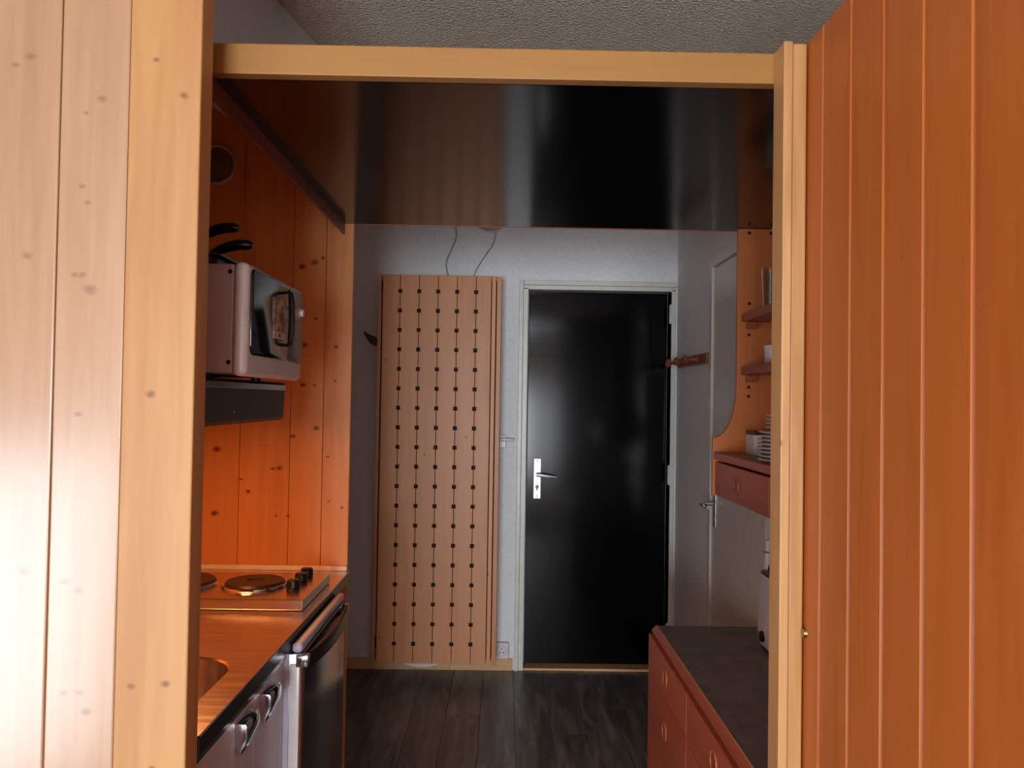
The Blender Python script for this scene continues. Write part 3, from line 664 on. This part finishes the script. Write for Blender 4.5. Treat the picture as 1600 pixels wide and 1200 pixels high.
for y0, y1 in ((2.12, YS-0.004), (1.625, 2.115)):
    dr = obj('drawer', B(0.7035, 0.88, y0, y1, 1.098, 1.206, bev=0.002), 'pine_red', su)
    yc = (y0+y1)/2+0.02
    rg = obj('ring_pull', ring(bmesh.new(), (0.7030, yc, 1.152), 0.025, 0.0035, 'X'), 'pine_red', dr, smooth=True)
    obj('recess_shade', lathe(bmesh.new(), [(0.023, 0.0), (0.022, 0.0012), (0.001, 0.0013)], (0.7036, yc, 1.152), '-X', 24), 'turned', dr)  # flat darker disc, paints the shade inside the finger pull
for x_, z_ in ((0.812, 1.972), (0.885, 1.972)):
    o = obj('screw', lathe(bmesh.new(), [(0.006, 0), (0.005, 0.002), (0.0005, 0.0022)], (x_, YS, z_), '-Y', 12), 'dark_wood', sp)
for z_ in (1.735, 1.630, 1.455, 1.425):
    obj('peg_hole', lathe(bmesh.new(), [(0.0055, 0), (0.0055, 0.0005), (0.0005, 0.0006)], (0.814, YS, z_), '-Y', 12), 'black_matte', sp)
# glasses, cup, box, plates
def tumbler(x_, y_, z_, label, r=0.029, h=0.125):
    o = obj('drinking_glass', lathe(bmesh.new(), [(0.001, 0), (r*0.78, 0), (r*0.80, 0.004), (r, h), (r-0.0022, h), (r*0.80-0.002, 0.008), (0.001, 0.008)], (x_, y_, z_), 'Z', 28), 'glass', smooth=True)
    tag(o, label, 'glass', 'tall glasses on the upper shelf')
tumbler(0.832, 2.500, 1.6995, 'tall clear glass on the upper shelf, nearest the shelf front')
tumbler(0.866, 2.560, 1.6995, 'tall clear glass at the back of the upper shelf')
tumbler(0.862, 2.430, 1.6995, 'tall clear glass on the upper shelf, next to the pine post')
o = obj('cup', lathe(bmesh.new(), [(0.001, 0), (0.022, 0), (0.024, 0.003), (0.026, 0.055), (0.028, 0.057), (0.028, 0.066), (0.025, 0.066), (0.022, 0.006), (0.001, 0.005)], (0.866, 2.58, 1.5235), 'Z', 28), 'china', smooth=True)
tag(o, 'small white cup standing on the lower shelf', 'cup')
tb = thing('tea_box', 'small white box with a dark lid on the desk board beside the plates', 'box', (0.80, 2.55, 1.2385))
obj('carton', B(0.783, 0.822, 2.50, 2.58, 1.2385, 1.302, bev=0.001), 'paper_white', tb); obj('lid', B(0.781, 0.824, 2.498, 2.582, 1.3025, 1.316, bev=0.002), 'dark_wood', tb)
obj('print_panel', B(0.809, 0.820, 2.4992, 2.5000, 1.245, 1.298), 'black', tb)
def plate_bm(r): return lathe(bmesh.new(), [(0.001, 0), (r*0.62, 0), (r*0.66, 0.0025), (r*0.98, 0.0085), (r, 0.0105), (r*0.97, 0.0115), (r*0.66, 0.0055), (r*0.6, 0.0035), (0.001, 0.0035)], (0, 0, 0), 'Z', 40)
ordn = ['lowest', 'second lowest', 'third from the bottom', 'fourth from the bottom', 'fifth from the bottom', 'sixth from the bottom', 'seventh from the bottom', 'eighth from the bottom']
big = obj('dinner_plate', plate_bm(0.096), 'china', org=(0, 0, 0), smooth=True)
for k in range(8):
    o = big if k == 0 else big.copy()
    if k: C.objects.link(o)
    o.location = (0.797+random.uniform(-.002, .002), 2.19, 1.2385+k*0.0108)
    tag(o, 'white dinner plate, %s of the stack on the desk board' % ordn[k], 'plate', 'stack of white plates')
ordn2 = ['lowest', 'second', 'third', 'topmost']
sm = obj('side_plate', plate_bm(0.080), 'china', org=(0, 0, 0), smooth=True)
for k in range(4):
    o = sm if k == 0 else sm.copy()
    if k: C.objects.link(o)
    o.location = (0.800, 2.19, 1.2385+8*0.0108+0.002+k*0.0108)
    tag(o, 'white side plate, %s of the smaller plates on top of the stack' % ordn2[k], 'plate', 'stack of white plates')

# ------------------------------------------------------------------ chest of drawers on the right
ch = thing('chest_of_drawers', 'red-brown pine chest of drawers with a dark grey top on the right', 'chest', (0.7, 2.1, 0))
YN = 1.50; YF = 2.705
obj('carcass', B(0.520, XW-0.002, YN, YF-0.004, 0.06, 0.620), 'pine_red', ch)
obj('plinth', B(0.55, XW-0.002, YN, YF-0.01, 0, 0.06), 'black_matte', ch)
o = obj('top', B(0.527, XW-0.002, YN, YF, 0.622, 0.649, bev=0.001), 'grey_top', ch); o['label'] = 'dark grey laminate top'
bm = prism(bmesh.new(), [(0.5265, 0.6495), (0.5235, 0.6495), (0.509, 0.637), (0.509, 0.630), (0.5265, 0.622)], 'XZ', YN, YF)
obj('edge_moulding', bm, 'pine_red', ch)
o = obj('edge_line', B(0.5232, 0.5266, YN, YF, 0.6496, 0.6506), 'plinth', ch); o['label'] = 'thin pale line along the front of the top'
zr = [(0.5005, 0.624), (0.3055, 0.4975), (0.085, 0.3025)]
for (ya, yb) in ((2.147, YF-0.002), (1.585, 2.143)):
    for z0, z1 in zr:
        dr = obj('drawer', B(0.498, 0.5195, ya, yb, z0, z1, bev=0.002), 'pine_red', ch)
        yc, zc = (ya+yb)/2, z0+(z1-z0)*0.55
        obj('ring_pull', ring(bmesh.new(), (0.4975, yc, zc), 0.026, 0.0035, 'X'), 'pine_red', dr, smooth=True)
        obj('recess_shade', lathe(bmesh.new(), [(0.024, 0.0), (0.023, 0.0012), (0.001, 0.0013)], (0.4981, yc, zc), '-X', 24), 'turned', dr)  # shading of the hollow pull done as a flat darker disc
# toaster and bottle
to = thing('toaster', 'white toaster with a black top on the grey chest top', 'toaster', (0.845, 2.36, 0.649))
def toaster_body():
    t = bmesh.new(); prof = [(0.806, 0.657), (0.798, 0.672), (0.795, 0.70), (0.797, 0.78), (0.800, 0.852), (0.806, 0.874), (0.886, 0.874), (0.889, 0.852), (0.892, 0.78), (0.893, 0.70), (0.890, 0.672), (0.882, 0.657)]
    bm = bmesh.new(); prism(bm, prof, 'XZ', 2.22, 2.492, bev=0.010); return bm
bd = obj('body', toaster_body(), 'white_plastic', to, smooth=True)
obj('base', B(0.806, 0.882, 2.235, 2.48, 0.6495, 0.6565), 'black', to)
tp = obj('top_cover', prism(bmesh.new(), rrect(0.804, 0.890, 2.21, 2.502, 0.02, 5), 'XY', 0.8745, 0.884, bev=0.002), 'black', to, smooth=True)
for x0 in (0.822, 0.856): obj('slot', B(x0, x0+0.016, 2.25, 2.465, 0.8835, 0.8855), 'black_matte', tp)
obj('warming_roll', tube(bmesh.new(), wire([(0.836, 2.48, 0.884), (0.836, 2.472, 0.900), (0.836, 2.44, 0.904), (0.836, 2.28, 0.904), (0.836, 2.25, 0.900), (0.836, 2.243, 0.884)]), 0.012, 10), 'black', tp, smooth=True)
obj('dial', lathe(bmesh.new(), [(0.017, 0), (0.016, 0.008), (0.001, 0.009)], (0.7955, 2.435, 0.695), '-X', 20), 'black', to, smooth=True)
bo = thing('bottle', 'slim white bottle standing behind the toaster', 'bottle', (0.868, 2.60, 0.6495))
obj('body', lathe(bmesh.new(), [(0.026, 0), (0.028, 0.004), (0.028, 0.17), (0.022, 0.20), (0.0135, 0.22), (0.0135, 0.268)], (0.866, 2.60, 0.6495), 'Z', 28), 'white_plastic', bo, smooth=True)
obj('collar', lathe(bmesh.new(), [(0.0145, 0), (0.0145, 0.005)], (0.866, 2.60, 0.918), 'Z', 24), 'mw_panel', bo, smooth=True)
obj('cap', lathe(bmesh.new(), [(0.0125, 0), (0.0125, 0.032), (0.010, 0.036), (0.001, 0.0365)], (0.866, 2.60, 0.9235), 'Z', 24), 'white_plastic', bo, smooth=True)
